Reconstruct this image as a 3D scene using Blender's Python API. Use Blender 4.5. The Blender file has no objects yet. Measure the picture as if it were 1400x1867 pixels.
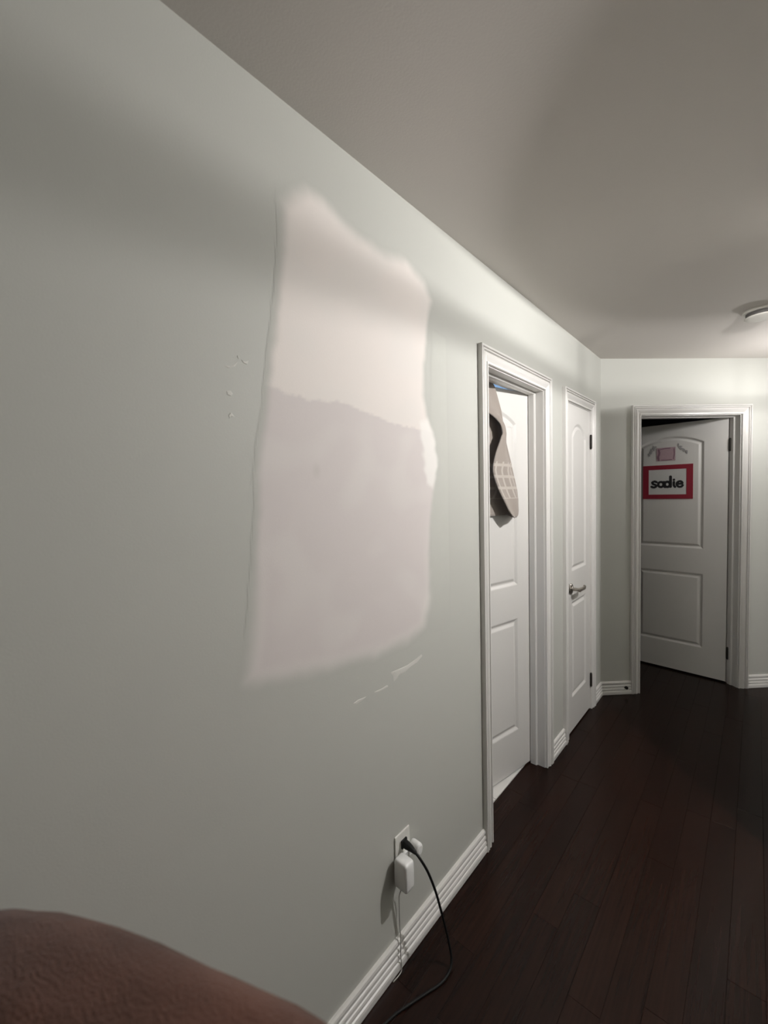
import bpy, bmesh, math, random
from math import sin, cos, radians, pi, sqrt
from mathutils import Vector, Matrix, noise
from mathutils.geometry import tessellate_polygon

random.seed(7)
S = bpy.context.scene
COL = S.collection

# ------------------------------------------------------------------ camera
cam_data = bpy.data.cameras.new('camera')
cam_data.sensor_fit = 'HORIZONTAL'
cam_data.sensor_width = 36.0
cam_data.lens = 756.54 / 1400 * 36.0
cam_data.clip_start = 0.02
cam_data.dof.use_dof = True
cam_data.dof.focus_distance = 2.0
cam_data.dof.aperture_fstop = 4.2
camera = bpy.data.objects.new('camera', cam_data)
COL.objects.link(camera)
YAW, PITCH, ROLL = radians(41.9613), radians(-2.4619), radians(-1.2599)
fw = Vector((-sin(YAW) * cos(PITCH), cos(YAW) * cos(PITCH), sin(PITCH)))
rt = Vector((cos(YAW), sin(YAW), 0))
up = rt.cross(fw)
r2 = rt * cos(ROLL) + up * sin(ROLL)
u2 = -rt * sin(ROLL) + up * cos(ROLL)
M = Matrix.Identity(4)
for i in range(3):
    M[i][0], M[i][1], M[i][2] = r2[i], u2[i], -fw[i]
M.translation = (0.8403, 0.0, 1.5107)
camera.matrix_world = M
S.camera = camera

# ------------------------------------------------------------------ world, exposure
world = bpy.data.worlds.new('world')
S.world = world
world.use_nodes = True
world.node_tree.nodes['Background'].inputs[0].default_value = (0.9, 0.95, 1.0, 1)
world.node_tree.nodes['Background'].inputs[1].default_value = 0.004
S.view_settings.view_transform = 'Standard'
S.view_settings.look = 'None'
S.view_settings.gamma = 1.0
S.view_settings.use_curve_mapping = False
S.view_settings.exposure = 0.0

# lamp settings (the lamps themselves are built near the end)
LAMP_COLOUR = (0.985, 0.96, 0.955)
NEAR_STRENGTH = 380.0      # ceiling lamp by the bedroom door
REAR_STRENGTH = 2700.0      # ceiling lamp over the landing
BATH_STRENGTH = 150.0

# ------------------------------------------------------------------ helpers
def link(o, parent=None):
    COL.objects.link(o)
    if parent is not None:
        o.parent = parent
    return o

def obj(name, bm, mat, parent=None, smooth=False, bevel=0):
    me = bpy.data.meshes.new(name)
    bmesh.ops.recalc_face_normals(bm, faces=bm.faces)
    bm.to_mesh(me)
    bm.free()
    if smooth:
        for p in me.polygons:
            p.use_smooth = True
    for m in (mat if isinstance(mat, (list, tuple)) else [mat]):
        me.materials.append(m)
    o = link(bpy.data.objects.new(name, me), parent)
    if bevel:
        b = o.modifiers.new('bevel', 'BEVEL')
        b.width = bevel
        b.segments = 2
        b.limit_method = 'ANGLE'
    return o

def empty(name, loc=(0, 0, 0), rotz=0.0):
    o = bpy.data.objects.new(name, None)
    o.empty_display_size = 0.1
    o.location = loc
    o.rotation_euler = (0, 0, rotz)
    return link(o)

def tag(o, label=None, cat=None, group=None, kind=None):
    if label: o['label'] = label
    if cat: o['category'] = cat
    if group: o['group'] = group
    if kind: o['kind'] = kind
    return o

def box(bm, x0, x1, y0, y1, z0, z1):
    vs = [bm.verts.new((x, y, z)) for x in (x0, x1) for y in (y0, y1) for z in (z0, z1)]
    for f in ((0, 1, 3, 2), (4, 6, 7, 5), (0, 4, 5, 1), (2, 3, 7, 6), (0, 2, 6, 4), (1, 5, 7, 3)):
        bm.faces.new([vs[i] for i in f])

def tube(bm, pts, rad, n=10, caps=True):
    pts = [Vector(p) for p in pts]
    rings = []
    ref = None
    for i, p in enumerate(pts):
        d = (pts[min(i + 1, len(pts) - 1)] - pts[max(i - 1, 0)]).normalized()
        if ref is None:
            ref = Vector((0, 0, 1)) if abs(d.z) < 0.9 else Vector((1, 0, 0))
        a = (ref - d * ref.dot(d)).normalized()
        ref = a
        b = d.cross(a)
        r = rad[i] if isinstance(rad, (list, tuple)) else rad
        rings.append([bm.verts.new(p + a * r * cos(2 * pi * k / n) + b * r * sin(2 * pi * k / n)) for k in range(n)])
    for i in range(len(rings) - 1):
        for k in range(n):
            bm.faces.new((rings[i][k], rings[i][(k + 1) % n], rings[i + 1][(k + 1) % n], rings[i + 1][k]))
    if caps:
        bm.faces.new(rings[0][::-1])
        bm.faces.new(rings[-1])

def lathe(bm, prof, n=32, closed=False, M4=None):
    """prof: (r, z) points, spun about z."""
    rings = []
    for r, z in prof:
        ring = []
        for k in range(n):
            v = Vector((r * cos(2 * pi * k / n), r * sin(2 * pi * k / n), z))
            ring.append(bm.verts.new(M4 @ v if M4 else v))
        rings.append(ring)
    m = len(rings)
    for i in range(m if closed else m - 1):
        a, b = rings[i], rings[(i + 1) % m]
        for k in range(n):
            bm.faces.new((a[k], a[(k + 1) % n], b[(k + 1) % n], b[k]))
    if not closed:
        bm.faces.new(rings[0][::-1])
        bm.faces.new(rings[-1])

def spline(pts, n=8):
    """Catmull-Rom through the points."""
    P = [Vector(p) for p in pts]
    P = [2 * P[0] - P[1]] + P + [2 * P[-1] - P[-2]]
    out = []
    for i in range(1, len(P) - 2):
        for k in range(n):
            t = k / n
            a, b, c, d = P[i - 1], P[i], P[i + 1], P[i + 2]
            out.append(0.5 * ((2 * b) + (c - a) * t + (2 * a - 5 * b + 4 * c - d) * t * t + (3 * b - a - 3 * c + d) * t ** 3))
    out.append(P[-2])
    return out

def interp(table, x):
    """piecewise-linear table of (x, value), x rising."""
    if x <= table[0][0]: return table[0][1]
    for (a, va), (b, vb) in zip(table, table[1:]):
        if x <= b:
            return va + (vb - va) * (x - a) / (b - a)
    return table[-1][1]

def sweep(bm, path, frames, prof):
    """path: list of points; frames: per point (A, B) vectors; prof: (a, b) points; sweeps the profile and caps the ends."""
    rings = []
    for P, (A, B) in zip(path, frames):
        rings.append([bm.verts.new(Vector(P) + Vector(A) * a + Vector(B) * b) for a, b in prof])
    n = len(prof)
    for i in range(len(rings) - 1):
        for k in range(n):
            bm.faces.new((rings[i][k], rings[i][(k + 1) % n], rings[i + 1][(k + 1) % n], rings[i + 1][k]))
    bm.faces.new(rings[0][::-1])
    bm.faces.new(rings[-1])

# ------------------------------------------------------------------ materials
def new_mat(name):
    m = bpy.data.materials.new(name)
    m.use_nodes = True
    nt = m.node_tree
    return m, nt, nt.nodes['Principled BSDF']

def mat(name, col, rough=0.5, metal=0.0, bump=0.0, scale=200.0, var=0.0, spec=0.5, sheen=0.0, coat=0.0):
    m, nt, b = new_mat(name)
    b.inputs['Base Color'].default_value = (*col, 1)
    b.inputs['Roughness'].default_value = rough
    b.inputs['Metallic'].default_value = metal
    b.inputs['Specular IOR Level'].default_value = spec
    b.inputs['Sheen Weight'].default_value = sheen
    b.inputs['Coat Weight'].default_value = coat
    geo = nt.nodes.new('ShaderNodeNewGeometry')
    if bump or var:
        nz = nt.nodes.new('ShaderNodeTexNoise')
        nz.inputs['Scale'].default_value = scale
        nz.inputs['Detail'].default_value = 4
        nt.links.new(geo.outputs['Position'], nz.inputs['Vector'])
        if bump:
            bp = nt.nodes.new('ShaderNodeBump')
            bp.inputs['Strength'].default_value = bump
            bp.inputs['Distance'].default_value = 0.002
            nt.links.new(nz.outputs['Fac'], bp.inputs['Height'])
            nt.links.new(bp.outputs['Normal'], b.inputs['Normal'])
        if var:
            mx = nt.nodes.new('ShaderNodeMix')
            mx.data_type = 'RGBA'
            mx.inputs['A'].default_value = (*[c * (1 - var) for c in col], 1)
            mx.inputs['B'].default_value = (*[min(1, c * (1 + var)) for c in col], 1)
            nt.links.new(nz.outputs['Fac'], mx.inputs['Factor'])
            nt.links.new(mx.outputs['Result'], b.inputs['Base Color'])
    return m

WALL_COL = (0.505, 0.508, 0.468)
M_WALL = mat('sage_wall_paint', WALL_COL, 0.55, bump=0.10, scale=260, spec=0.3)
M_CEIL = mat('ceiling_paint', (0.62, 0.585, 0.545), 0.85, bump=0.12, scale=180, spec=0.2)
M_TRIM = mat('white_trim_paint', (0.70, 0.685, 0.655), 0.35, bump=0.03, scale=60)
M_DOOR = mat('white_door_paint', (0.68, 0.665, 0.635), 0.40, bump=0.06, scale=120)
M_BRONZE = mat('aged_bronze', (0.10, 0.085, 0.07), 0.32, metal=0.9)
M_NICKEL = mat('satin_nickel', (0.42, 0.39, 0.35), 0.3, metal=1.0)
M_DARK = mat('dark_hinge_metal', (0.03, 0.026, 0.022), 0.45, metal=0.6)
M_TILE = mat('bathroom_tile', (0.72, 0.70, 0.66), 0.3, var=0.06, scale=6)
M_GROUT = mat('tile_grout', (0.45, 0.43, 0.40), 0.8, bump=0.1)
M_BATH = mat('bathroom_wall_paint', (0.52, 0.62, 0.73), 0.6, bump=0.08)
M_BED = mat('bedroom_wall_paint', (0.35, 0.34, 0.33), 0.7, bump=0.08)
M_PLATE = mat('outlet_plastic', (0.78, 0.77, 0.72), 0.35)
M_WHITEP = mat('white_plastic', (0.82, 0.82, 0.80), 0.28)
M_GREYCORD = mat('grey_cable', (0.42, 0.41, 0.38), 0.5)
M_BLACK = mat('black_rubber', (0.006, 0.006, 0.006), 0.6, spec=0.25)
M_RED = mat('red_paper', (0.27, 0.012, 0.030), 0.7, var=0.08, scale=30)
M_PAPER = mat('white_paper', (0.62, 0.62, 0.60), 0.8)
M_INK = mat('black_ink', (0.015, 0.013, 0.016), 0.6)
M_PINK = mat('pink_print', (0.47, 0.33, 0.36), 0.7, var=0.12, scale=90)
M_MAUVE = mat('mauve_print', (0.22, 0.12, 0.16), 0.7, var=0.2, scale=120)
M_LEAF = mat('grey_sticker', (0.34, 0.33, 0.33), 0.6, var=0.3, scale=150)
M_DETECT = mat('detector_plastic', (0.62, 0.60, 0.55), 0.45)
M_DETECTD = mat('detector_grille', (0.10, 0.095, 0.09), 0.7)
M_CHIP = mat('spackle_smear', (0.63, 0.62, 0.575), 0.8, bump=0.3, scale=500)
M_SUB = mat('subfloor', (0.01, 0.007, 0.005), 0.9)

def floor_mat():
    m, nt, b = new_mat('espresso_hardwood')
    geo = nt.nodes.new('ShaderNodeNewGeometry')
    mp = nt.nodes.new('ShaderNodeMapping')
    mp.inputs['Scale'].default_value = (60, 2.2, 60)
    nt.links.new(geo.outputs['Position'], mp.inputs['Vector'])
    nz = nt.nodes.new('ShaderNodeTexNoise')
    nz.inputs['Scale'].default_value = 1.6
    nz.inputs['Detail'].default_value = 7
    nt.links.new(mp.outputs['Vector'], nz.inputs['Vector'])
    oi = nt.nodes.new('ShaderNodeObjectInfo')
    ad = nt.nodes.new('ShaderNodeMath')
    ad.operation = 'MULTIPLY_ADD'
    ad.inputs[1].default_value = 0.22
    nt.links.new(oi.outputs['Random'], ad.inputs[0])
    nt.links.new(nz.outputs['Fac'], ad.inputs[2])
    rp = nt.nodes.new('ShaderNodeValToRGB')
    rp.color_ramp.elements[0].position = 0.3
    rp.color_ramp.elements[0].color = (0.0065, 0.0028, 0.0019, 1)
    rp.color_ramp.elements[1].position = 1.05
    rp.color_ramp.elements[1].color = (0.021, 0.0088, 0.0056, 1)
    nt.links.new(ad.outputs[0], rp.inputs['Fac'])
    nt.links.new(rp.outputs['Color'], b.inputs['Base Color'])
    b.inputs['Roughness'].default_value = 0.26
    b.inputs['Specular IOR Level'].default_value = 0.15
    bp = nt.nodes.new('ShaderNodeBump')
    bp.inputs['Strength'].default_value = 0.08
    bp.inputs['Distance'].default_value = 0.001
    nt.links.new(nz.outputs['Fac'], bp.inputs['Height'])
    nt.links.new(bp.outputs['Normal'], b.inputs['Normal'])
    return m
M_WOOD = floor_mat()

def plaster_mat():
    """paint and joint compound: colour from the patch's own paint/compound attribute, broken up by trowel noise"""
    m, nt, b = new_mat('joint_compound')
    at = nt.nodes.new('ShaderNodeAttribute')
    at.attribute_name = 'compound'
    nt.links.new(at.outputs['Color'], b.inputs['Base Color'])
    b.inputs['Roughness'].default_value = 0.7
    b.inputs['Specular IOR Level'].default_value = 0.25
    geo = nt.nodes.new('ShaderNodeNewGeometry')
    nz = nt.nodes.new('ShaderNodeTexNoise')
    nz.inputs['Scale'].default_value = 260
    nz.inputs['Detail'].default_value = 4
    nt.links.new(geo.outputs['Position'], nz.inputs['Vector'])
    bp = nt.nodes.new('ShaderNodeBump')
    bp.inputs['Strength'].default_value = 0.10
    bp.inputs['Distance'].default_value = 0.002
    nt.links.new(nz.outputs['Fac'], bp.inputs['Height'])
    nt.links.new(bp.outputs['Normal'], b.inputs['Normal'])
    return m
M_PLASTER = plaster_mat()

def towel_mat():
    m, nt, b = new_mat('taupe_terry')
    uv = nt.nodes.new('ShaderNodeUVMap')
    sp = nt.nodes.new('ShaderNodeSeparateXYZ')
    nt.links.new(uv.outputs['UV'], sp.inputs[0])
    def math(op, a, bv=None, cv=None):
        n = nt.nodes.new('ShaderNodeMath')
        n.operation = op
        for i, v in enumerate((a, bv, cv)):
            if v is None: continue
            if hasattr(v, 'links'): nt.links.new(v, n.inputs[i])
            else: n.inputs[i].default_value = v
        return n.outputs[0]
    # woven checks near the hem: pale lines in both directions, v = height along the towel, u = across
    lv = math('LESS_THAN', math('ABSOLUTE', math('SUBTRACT', math('FRACT', math('MULTIPLY', sp.outputs[1], 18.0)), 0.5)), 0.12)
    lu = math('LESS_THAN', math('ABSOLUTE', math('SUBTRACT', math('FRACT', math('MULTIPLY', sp.outputs[0], 19.0)), 0.5)), 0.13)
    zone = math('MULTIPLY', math('GREATER_THAN', sp.outputs[1], 1.475), math('LESS_THAN', sp.outputs[1], 1.655))
    mk = math('MULTIPLY', math('MAXIMUM', lv, lu), zone)
    mx = nt.nodes.new('ShaderNodeMix')
    mx.data_type = 'RGBA'
    mx.inputs['A'].default_value = (0.33, 0.29, 0.255, 1)
    mx.inputs['B'].default_value = (0.47, 0.43, 0.385, 1)
    nt.links.new(mk, mx.inputs['Factor'])
    nt.links.new(mx.outputs['Result'], b.inputs['Base Color'])
    b.inputs['Roughness'].default_value = 0.95
    b.inputs['Specular IOR Level'].default_value = 0.1
    b.inputs['Sheen Weight'].default_value = 0.3
    geo = nt.nodes.new('ShaderNodeNewGeometry')
    nz = nt.nodes.new('ShaderNodeTexNoise')
    nz.inputs['Scale'].default_value = 500
    nt.links.new(geo.outputs['Position'], nz.inputs['Vector'])
    bp = nt.nodes.new('ShaderNodeBump')
    bp.inputs['Strength'].default_value = 0.5
    bp.inputs['Distance'].default_value = 0.003
    nt.links.new(nz.outputs['Fac'], bp.inputs['Height'])
    nt.links.new(bp.outputs['Normal'], b.inputs['Normal'])
    return m
M_TOWEL = towel_mat()

def plush_mat():
    m, nt, b = new_mat('brown_plush')
    geo = nt.nodes.new('ShaderNodeNewGeometry')
    nz = nt.nodes.new('ShaderNodeTexNoise')
    nz.inputs['Scale'].default_value = 9
    nz.inputs['Detail'].default_value = 5
    nt.links.new(geo.outputs['Position'], nz.inputs['Vector'])
    rp = nt.nodes.new('ShaderNodeValToRGB')
    rp.color_ramp.elements[0].position = 0.36
    rp.color_ramp.elements[0].color = (0.060, 0.030, 0.0215, 1)
    rp.color_ramp.elements[1].position = 0.66
    rp.color_ramp.elements[1].color = (0.118, 0.056, 0.040, 1)
    nt.links.new(nz.outputs['Fac'], rp.inputs['Fac'])
    nt.links.new(rp.outputs['Color'], b.inputs['Base Color'])
    b.inputs['Roughness'].default_value = 0.95
    b.inputs['Specular IOR Level'].default_value = 0.1
    b.inputs['Sheen Weight'].default_value = 0.15
    nf_ = nt.nodes.new('ShaderNodeTexNoise')
    nf_.inputs['Scale'].default_value = 420
    nt.links.new(geo.outputs['Position'], nf_.inputs['Vector'])
    bp = nt.nodes.new('ShaderNodeBump')
    bp.inputs['Strength'].default_value = 0.7
    bp.inputs['Distance'].default_value = 0.003
    nt.links.new(nf_.outputs['Fac'], bp.inputs['Height'])
    nt.links.new(bp.outputs['Normal'], b.inputs['Normal'])
    return m
M_PLUSH = plush_mat()

def frost_mat(name, through):
    m, nt, b = new_mat(name)
    b.inputs['Base Color'].default_value = (0.6, 0.58, 0.54, 1)
    b.inputs['Roughness'].default_value = 0.6
    tr = nt.nodes.new('ShaderNodeBsdfTransparent')
    mx = nt.nodes.new('ShaderNodeMixShader')
    mx.inputs[0].default_value = through
    nt.links.new(b.outputs[0], mx.inputs[1])
    nt.links.new(tr.outputs[0], mx.inputs[2])
    nt.links.new(mx.outputs[0], nt.nodes['Material Output'].inputs['Surface'])
    return m
M_FROST = frost_mat('frosted_hoop', 0.28)  # partly clear to weaken the wall band that the hoop casts
M_SHADE_PAN = frost_mat('part_clear_pan', 0.10)  # slightly clear so a little lamp light gets up to the ceiling

def emit_mat(name, col, strength):
    m, nt, b = new_mat(name)
    b.inputs['Base Color'].default_value = (0.9, 0.9, 0.9, 1)
    b.inputs['Emission Color'].default_value = (*col, 1)
    b.inputs['Emission Strength'].default_value = strength
    return m

# ------------------------------------------------------------------ dimensions
H = 2.44
YC = 3.277                      # corner of the left wall and the angled wall
WT = 0.115                      # wall thickness
FM = Matrix.Translation((0, YC, 0)) @ Matrix.Rotation(radians(45), 4, 'Z')   # local x = along the angled wall, local y = back through it

def struct(o, label):
    return tag(o, label, kind='structure')

# ------------------------------------------------------------------ floor: planks running along the hall
floor_bm = bmesh.new()
box(floor_bm, -2.6, 2.5, -1.8, 6.2, -0.06, -0.019)
floor = struct(obj('floor', floor_bm, M_SUB), 'dark espresso hardwood floor of narrow planks running along the hall')
PW = 0.0885
x = 0.7905 - 9 * PW - PW        # plank edges match the joints at x = .615, .703, .79
cols = []
k = 0
xa = -0.0945
while xa < 2.4:
    cols.append((xa, min(xa + PW, 2.42)))
    xa += PW
def plank(x0, x1, y0, y1):
    bm = bmesh.new()
    g = 0.0003
    x0 += g; x1 -= g; y0 += g; y1 -= g
    b = 0.0007
    z = random.uniform(-0.0004, 0.0)
    lo = [bm.verts.new(p) for p in ((x0, y0, -0.019), (x1, y0, -0.019), (x1, y1, -0.019), (x0, y1, -0.019))]
    md = [bm.verts.new((p.co.x, p.co.y, z - b * 0.7)) for p in lo]
    tp = [bm.verts.new(p) for p in ((x0 + b, y0 + b, z), (x1 - b, y0 + b, z), (x1 - b, y1 - b, z), (x0 + b, y1 - b, z))]
    bm.faces.new(tp)
    for i in range(4):
        j = (i + 1) % 4
        bm.faces.new((lo[i], lo[j], md[j], md[i]))
        bm.faces.new((md[i], md[j], tp[j], tp[i]))
    obj('plank', bm, M_WOOD, floor)
for ci, (xa, xb) in enumerate(cols):
    y = -1.8 - random.uniform(0, 0.8)
    while y < 5.7:
        L = random.uniform(0.75, 1.45)
        a, b = max(y, -1.8), min(y + L, 5.7)
        if b - a > 0.05 and not (xa < -0.05 and b < 1.6):
            plank(xa, xb, a, b)
        y += L
for ci in range(12):                                  # inside the bedroom
    xb = -0.0945 - ci * PW
    y = 3.32 + 0.0
    while y < 5.6:
        L = random.uniform(0.75, 1.45)
        plank(xb - PW, xb, y, min(y + L, 5.6))
        y += L

# bathroom tiles
tile_bm = bmesh.new()
box(tile_bm, -1.9, -0.096, 0.9, 2.46, -0.0185, -0.004)
bfloor = struct(obj('floor_bathroom', tile_bm, M_GROUT), 'pale tiled bathroom floor behind the open narrow door')
ty = 0.92
while ty < 2.44:
    tx = -0.098
    while tx > -1.85:
        bm = bmesh.new()
        box(bm, tx - 0.297, tx, ty, min(ty + 0.297, 2.455), -0.006, 0.0)
        obj('tile', bm, M_TILE, bfloor)
        tx -= 0.30
    ty += 0.30

# ------------------------------------------------------------------ ceiling and walls
bm = bmesh.new()
box(bm, -2.7, 2.6, -1.95, 6.3, H, H + 0.1)
struct(obj('ceiling', bm, M_CEIL), 'flat matte ceiling in shadowy warm grey white')

OPEN1 = (1.571, 2.222, 2.052)    # rough openings: y0, y1, head
OPEN2 = (2.543, 3.035, 2.052)
OPEN3 = (0.282, 1.073, 2.052)    # along the angled wall

def wall_with_openings(name, a0, a1, openings, m, label, xf=None, thick=(0, -WT), axis='y'):
    bm = bmesh.new()
    segs = []
    cur = a0
    for o0, o1, oz in openings:
        segs.append((cur, o0, 0, H))
        segs.append((o0, o1, oz, H))
        cur = o1
    segs.append((cur, a1, 0, H))
    lo, hi = min(thick), max(thick)
    for s0, s1, z0, z1 in segs:
        if axis == 'y':
            box(bm, lo, hi, s0, s1, z0, z1)
        else:
            box(bm, s0, s1, lo, hi, z0, z1)
    if xf is not None:
        bmesh.ops.transform(bm, matrix=xf, verts=bm.verts)
    return struct(obj(name, bm, m), label)

wall_left = wall_with_openings('wall_left', -1.8, YC + 0.03, [OPEN1, OPEN2], M_WALL, 'long pale sage wall on the left with a large patched area')
wall_far = wall_with_openings('wall_far', 0.0, 3.38, [OPEN3], M_WALL, 'pale sage angled wall at the end of the hall around the bedroom doorway', FM, (0, WT), 'x')
bm = bmesh.new(); box(bm, 2.4, 2.5, -1.8, 5.66, 0, H)
struct(obj('wall_right', bm, M_WALL), 'pale sage wall along the right side of the landing')
bm = bmesh.new(); box(bm, 0.968, 1.09, 2.205, 2.69, 0, 2.19)  # added unseen blocker that keeps the landing lamp off the bedroom door
struct(obj('light_block_partition', bm, M_WALL), 'short pale sage light blocker added to shade the bedroom door, stopping below the ceiling just outside the frame on the right')
bm = bmesh.new(); box(bm, -0.1, 2.5, -1.9, -1.8, 0, H)
struct(obj('wall_back', bm, M_WALL), 'pale sage wall behind the viewer at the near end')
# bathroom shell
bm = bmesh.new()
box(bm, -1.98, -1.9, 0.82, 2.54, -0.02, H)
box(bm, -1.9, -WT - 0.001, 0.82, 0.9, -0.02, H)
box(bm, -1.9, -WT - 0.001, 2.46, 2.54, -0.02, H)
struct(obj('wall_bathroom', bm, M_BATH), 'pale blue bathroom walls glimpsed above the narrow door')
bm = bmesh.new()
box(bm, -1.9, -WT - 0.001, 0.9, 2.46, H - 0.03, H - 0.002)
struct(obj('ceiling_bathroom', bm, M_BATH), 'pale blue bathroom ceiling glimpsed above the towel')
# closet shell
bm = bmesh.new()
box(bm, -0.75, -0.7, 2.55, 3.30, 0, H)
box(bm, -0.7, -WT - 0.001, 3.24, 3.30, 0, H)
struct(obj('wall_closet', bm, M_WALL), 'inside of the closet behind the closed arched door')
# bedroom shell
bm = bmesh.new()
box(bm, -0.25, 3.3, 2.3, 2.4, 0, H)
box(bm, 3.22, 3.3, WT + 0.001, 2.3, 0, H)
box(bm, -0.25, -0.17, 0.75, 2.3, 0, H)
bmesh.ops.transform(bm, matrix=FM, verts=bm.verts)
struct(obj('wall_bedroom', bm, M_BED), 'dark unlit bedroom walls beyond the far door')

# ------------------------------------------------------------------ casings, jambs, baseboards
CW = 0.068
CASING = [(0, 0), (0, 0.0185), (0.0015, 0.0210), (0.0085, 0.0210), (0.0100, 0.0190), (0.0108, 0.0130), (0.0135, 0.0130), (0.0143, 0.0180), (0.0158, 0.0200), (0.0200, 0.0200),
          (0.0215, 0.0180), (0.0222, 0.0110), (0.0255, 0.0110), (0.0270, 0.0150), (0.031, 0.0180), (0.037, 0.0185), (0.045, 0.0150), (0.053, 0.0105), (0.0565, 0.0080),
          (0.0590, 0.0080), (0.0600, 0.0125), (0.0665, 0.0125), (CW, 0.0110), (CW, 0)]
def casing(a_in0, a_in1, z_in, xf):
    """mitred three-sided casing; local x along the wall, -y out into the hall"""
    bm = bmesh.new()
    x0, x1, zt = a_in0 - CW, a_in1 + CW, z_in + CW
    path = [(x0, 0, 0), (x0, 0, zt), (x1, 0, zt), (x1, 0, 0)]
    fr = [((1, 0, 0), (0, -1, 0)), ((1, 0, -1), (0, -1, 0)), ((-1, 0, -1), (0, -1, 0)), ((-1, 0, 0), (0, -1, 0))]
    sweep(bm, path, fr, CASING)
    bmesh.ops.transform(bm, matrix=xf, verts=bm.verts)
    return bm
def jamb_bm(a0, a1, zt, xf, depth=WT, t=0.016):
    bm = bmesh.new()
    box(bm, a0 - t, a0, 0.0005, depth, 0, zt + t)
    box(bm, a1, a1 + t, 0.0005, depth, 0, zt + t)
    box(bm, a0, a1, 0.0005, depth, zt, zt + t)
    bmesh.ops.transform(bm, matrix=xf, verts=bm.verts)
    return bm
def stop_bm(a0, a1, zt, xf, d0, d1, t=0.010):
    bm = bmesh.new()
    prof = [(0, d0), (t * 0.6, d0), (t, d0 + 0.006), (t, d1), (0, d1)]
    path = [(a0, 0, 0), (a0, 0, zt), (a1, 0, zt), (a1, 0, 0)]
    fr = [((1, 0, 0), (0, 1, 0)), ((1, 0, -1), (0, 1, 0)), ((-1, 0, -1), (0, 1, 0)), ((-1, 0, 0), (0, 1, 0))]
    sweep(bm, path, fr, prof)
    bmesh.ops.transform(bm, matrix=xf, verts=bm.verts)
    return bm
# left wall local frame: local x -> +Y, local y (into the wall) -> -X
LM = Matrix(((0, -1, 0, 0), (1, 0, 0, 0), (0, 0, 1, 0), (0, 0, 0, 1)))
def frame(name, a0, a1, zt, xf, label, stop):
    t = empty(name)
    struct(t, label)
    obj('casing', casing(a0, a1, zt, xf), M_TRIM, t)
    obj('jamb', jamb_bm(a0 + 0.005, a1 - 0.005, zt - 0.005, xf), M_TRIM, t)
    if stop:
        obj('door_stop_strip', stop_bm(a0 + 0.005, a1 - 0.005, zt - 0.005, xf, *stop), M_TRIM, t)
    return t
frame('trim_1', 1.584, 2.209, 2.038, LM, 'white ridged casing and jamb around the bathroom doorway', (0.042, 0.077))
frame('trim_2', 2.556, 3.022, 2.038, LM, 'white ridged casing around the closed closet door', None)
frame('trim_3', 0.295, 1.060, 2.038, FM, 'white ridged casing and jamb around the bedroom doorway', (0.042, 0.077))

BASE = [(0, 0), (0.017, 0), (0.0185, 0.004), (0.0185, 0.020), (0.0165, 0.026), (0.0125, 0.0285), (0.0125, 0.031), (0.0155, 0.034), (0.0155, 0.040),
        (0.0135, 0.046), (0.0105, 0.048), (0.0105, 0.052), (0.0135, 0.055), (0.0135, 0.063), (0.0115, 0.067), (0.0085, 0.069), (0.0085, 0.073),
        (0.0115, 0.077), (0.0125, 0.084), (0.0105, 0.091), (0.0065, 0.095), (0, 0.095)]
def base_run(name, path, normals, label):
    bm = bmesh.new()
    fr = [(n, (0, 0, 1)) for n in normals]
    sweep(bm, path, fr, BASE)
    return struct(obj(name, bm, M_TRIM), label)
base_run('baseboard_left', [(0, -1.8, 0), (0, 1.516, 0)], [(1, 0, 0)] * 2, 'white ridged baseboard below the outlet on the left wall')
base_run('baseboard_middle', [(0, 2.277, 0), (0, 2.488, 0)], [(1, 0, 0)] * 2, 'short white ridged baseboard between the two doors on the left wall')
e = Vector((sin(pi / 4), cos(pi / 4), 0))
nf = Vector((cos(pi / 4), -sin(pi / 4), 0))
cornerN = Vector((1, -math.tan(pi / 8), 0))
base_run('baseboard_corner', [(0, 3.09, 0), (0, YC, 0), Vector((0, YC, 0)) + e * 0.227], [(1, 0, 0), cornerN, nf], 'white ridged baseboard turning the angled corner by the far doorway')
base_run('baseboard_far', [Vector((0, YC, 0)) + e * 1.128, Vector((0, YC, 0)) + e * 3.38], [nf, nf], 'white ridged baseboard right of the bedroom doorway')

# ------------------------------------------------------------------ door leaves
def offset_poly(poly, d):
    """inset a counter-clockwise polygon by d with mitred corners"""
    n = len(poly)
    out = []
    for i in range(n):
        p0, p1, p2 = Vector(poly[i - 1]), Vector(poly[i]), Vector(poly[(i + 1) % n])
        d1, d2 = (p1 - p0).normalized(), (p2 - p1).normalized()
        n1, n2 = Vector((-d1.y, d1.x)), Vector((-d2.y, d2.x))
        b = (n1 + n2)
        b = b / max(0.3, (1 + n1.dot(n2)))
        out.append(p1 + b * d)
    return out
MOULD = [(0, 0), (0.004, 0.0012), (0.015, 0.0085), (0.019, 0.0092), (0.023, 0.0085), (0.035, 0.0022), (0.039, 0.0014)]
def arch_poly(u0, u1, z0, zs, zp, n=22):
    """rectangle with a segmental arch on top, counter-clockwise in (u, z)"""
    pts = [(u0, z0), (u1, z0)]
    c, h = (u1 - u0) / 2, zp - zs
    if h <= 0:
        return pts + [(u1, zs), (u0, zs)]
    R = (c * c + h * h) / (2 * h)
    cz, cu = zp - R, (u0 + u1) / 2
    th = math.asin(min(1, c / R))
    for k in range(n + 1):
        a = th - 2 * th * k / n
        pts.append((cu + R * sin(a), cz + R * cos(a)))
    return pts
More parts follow.
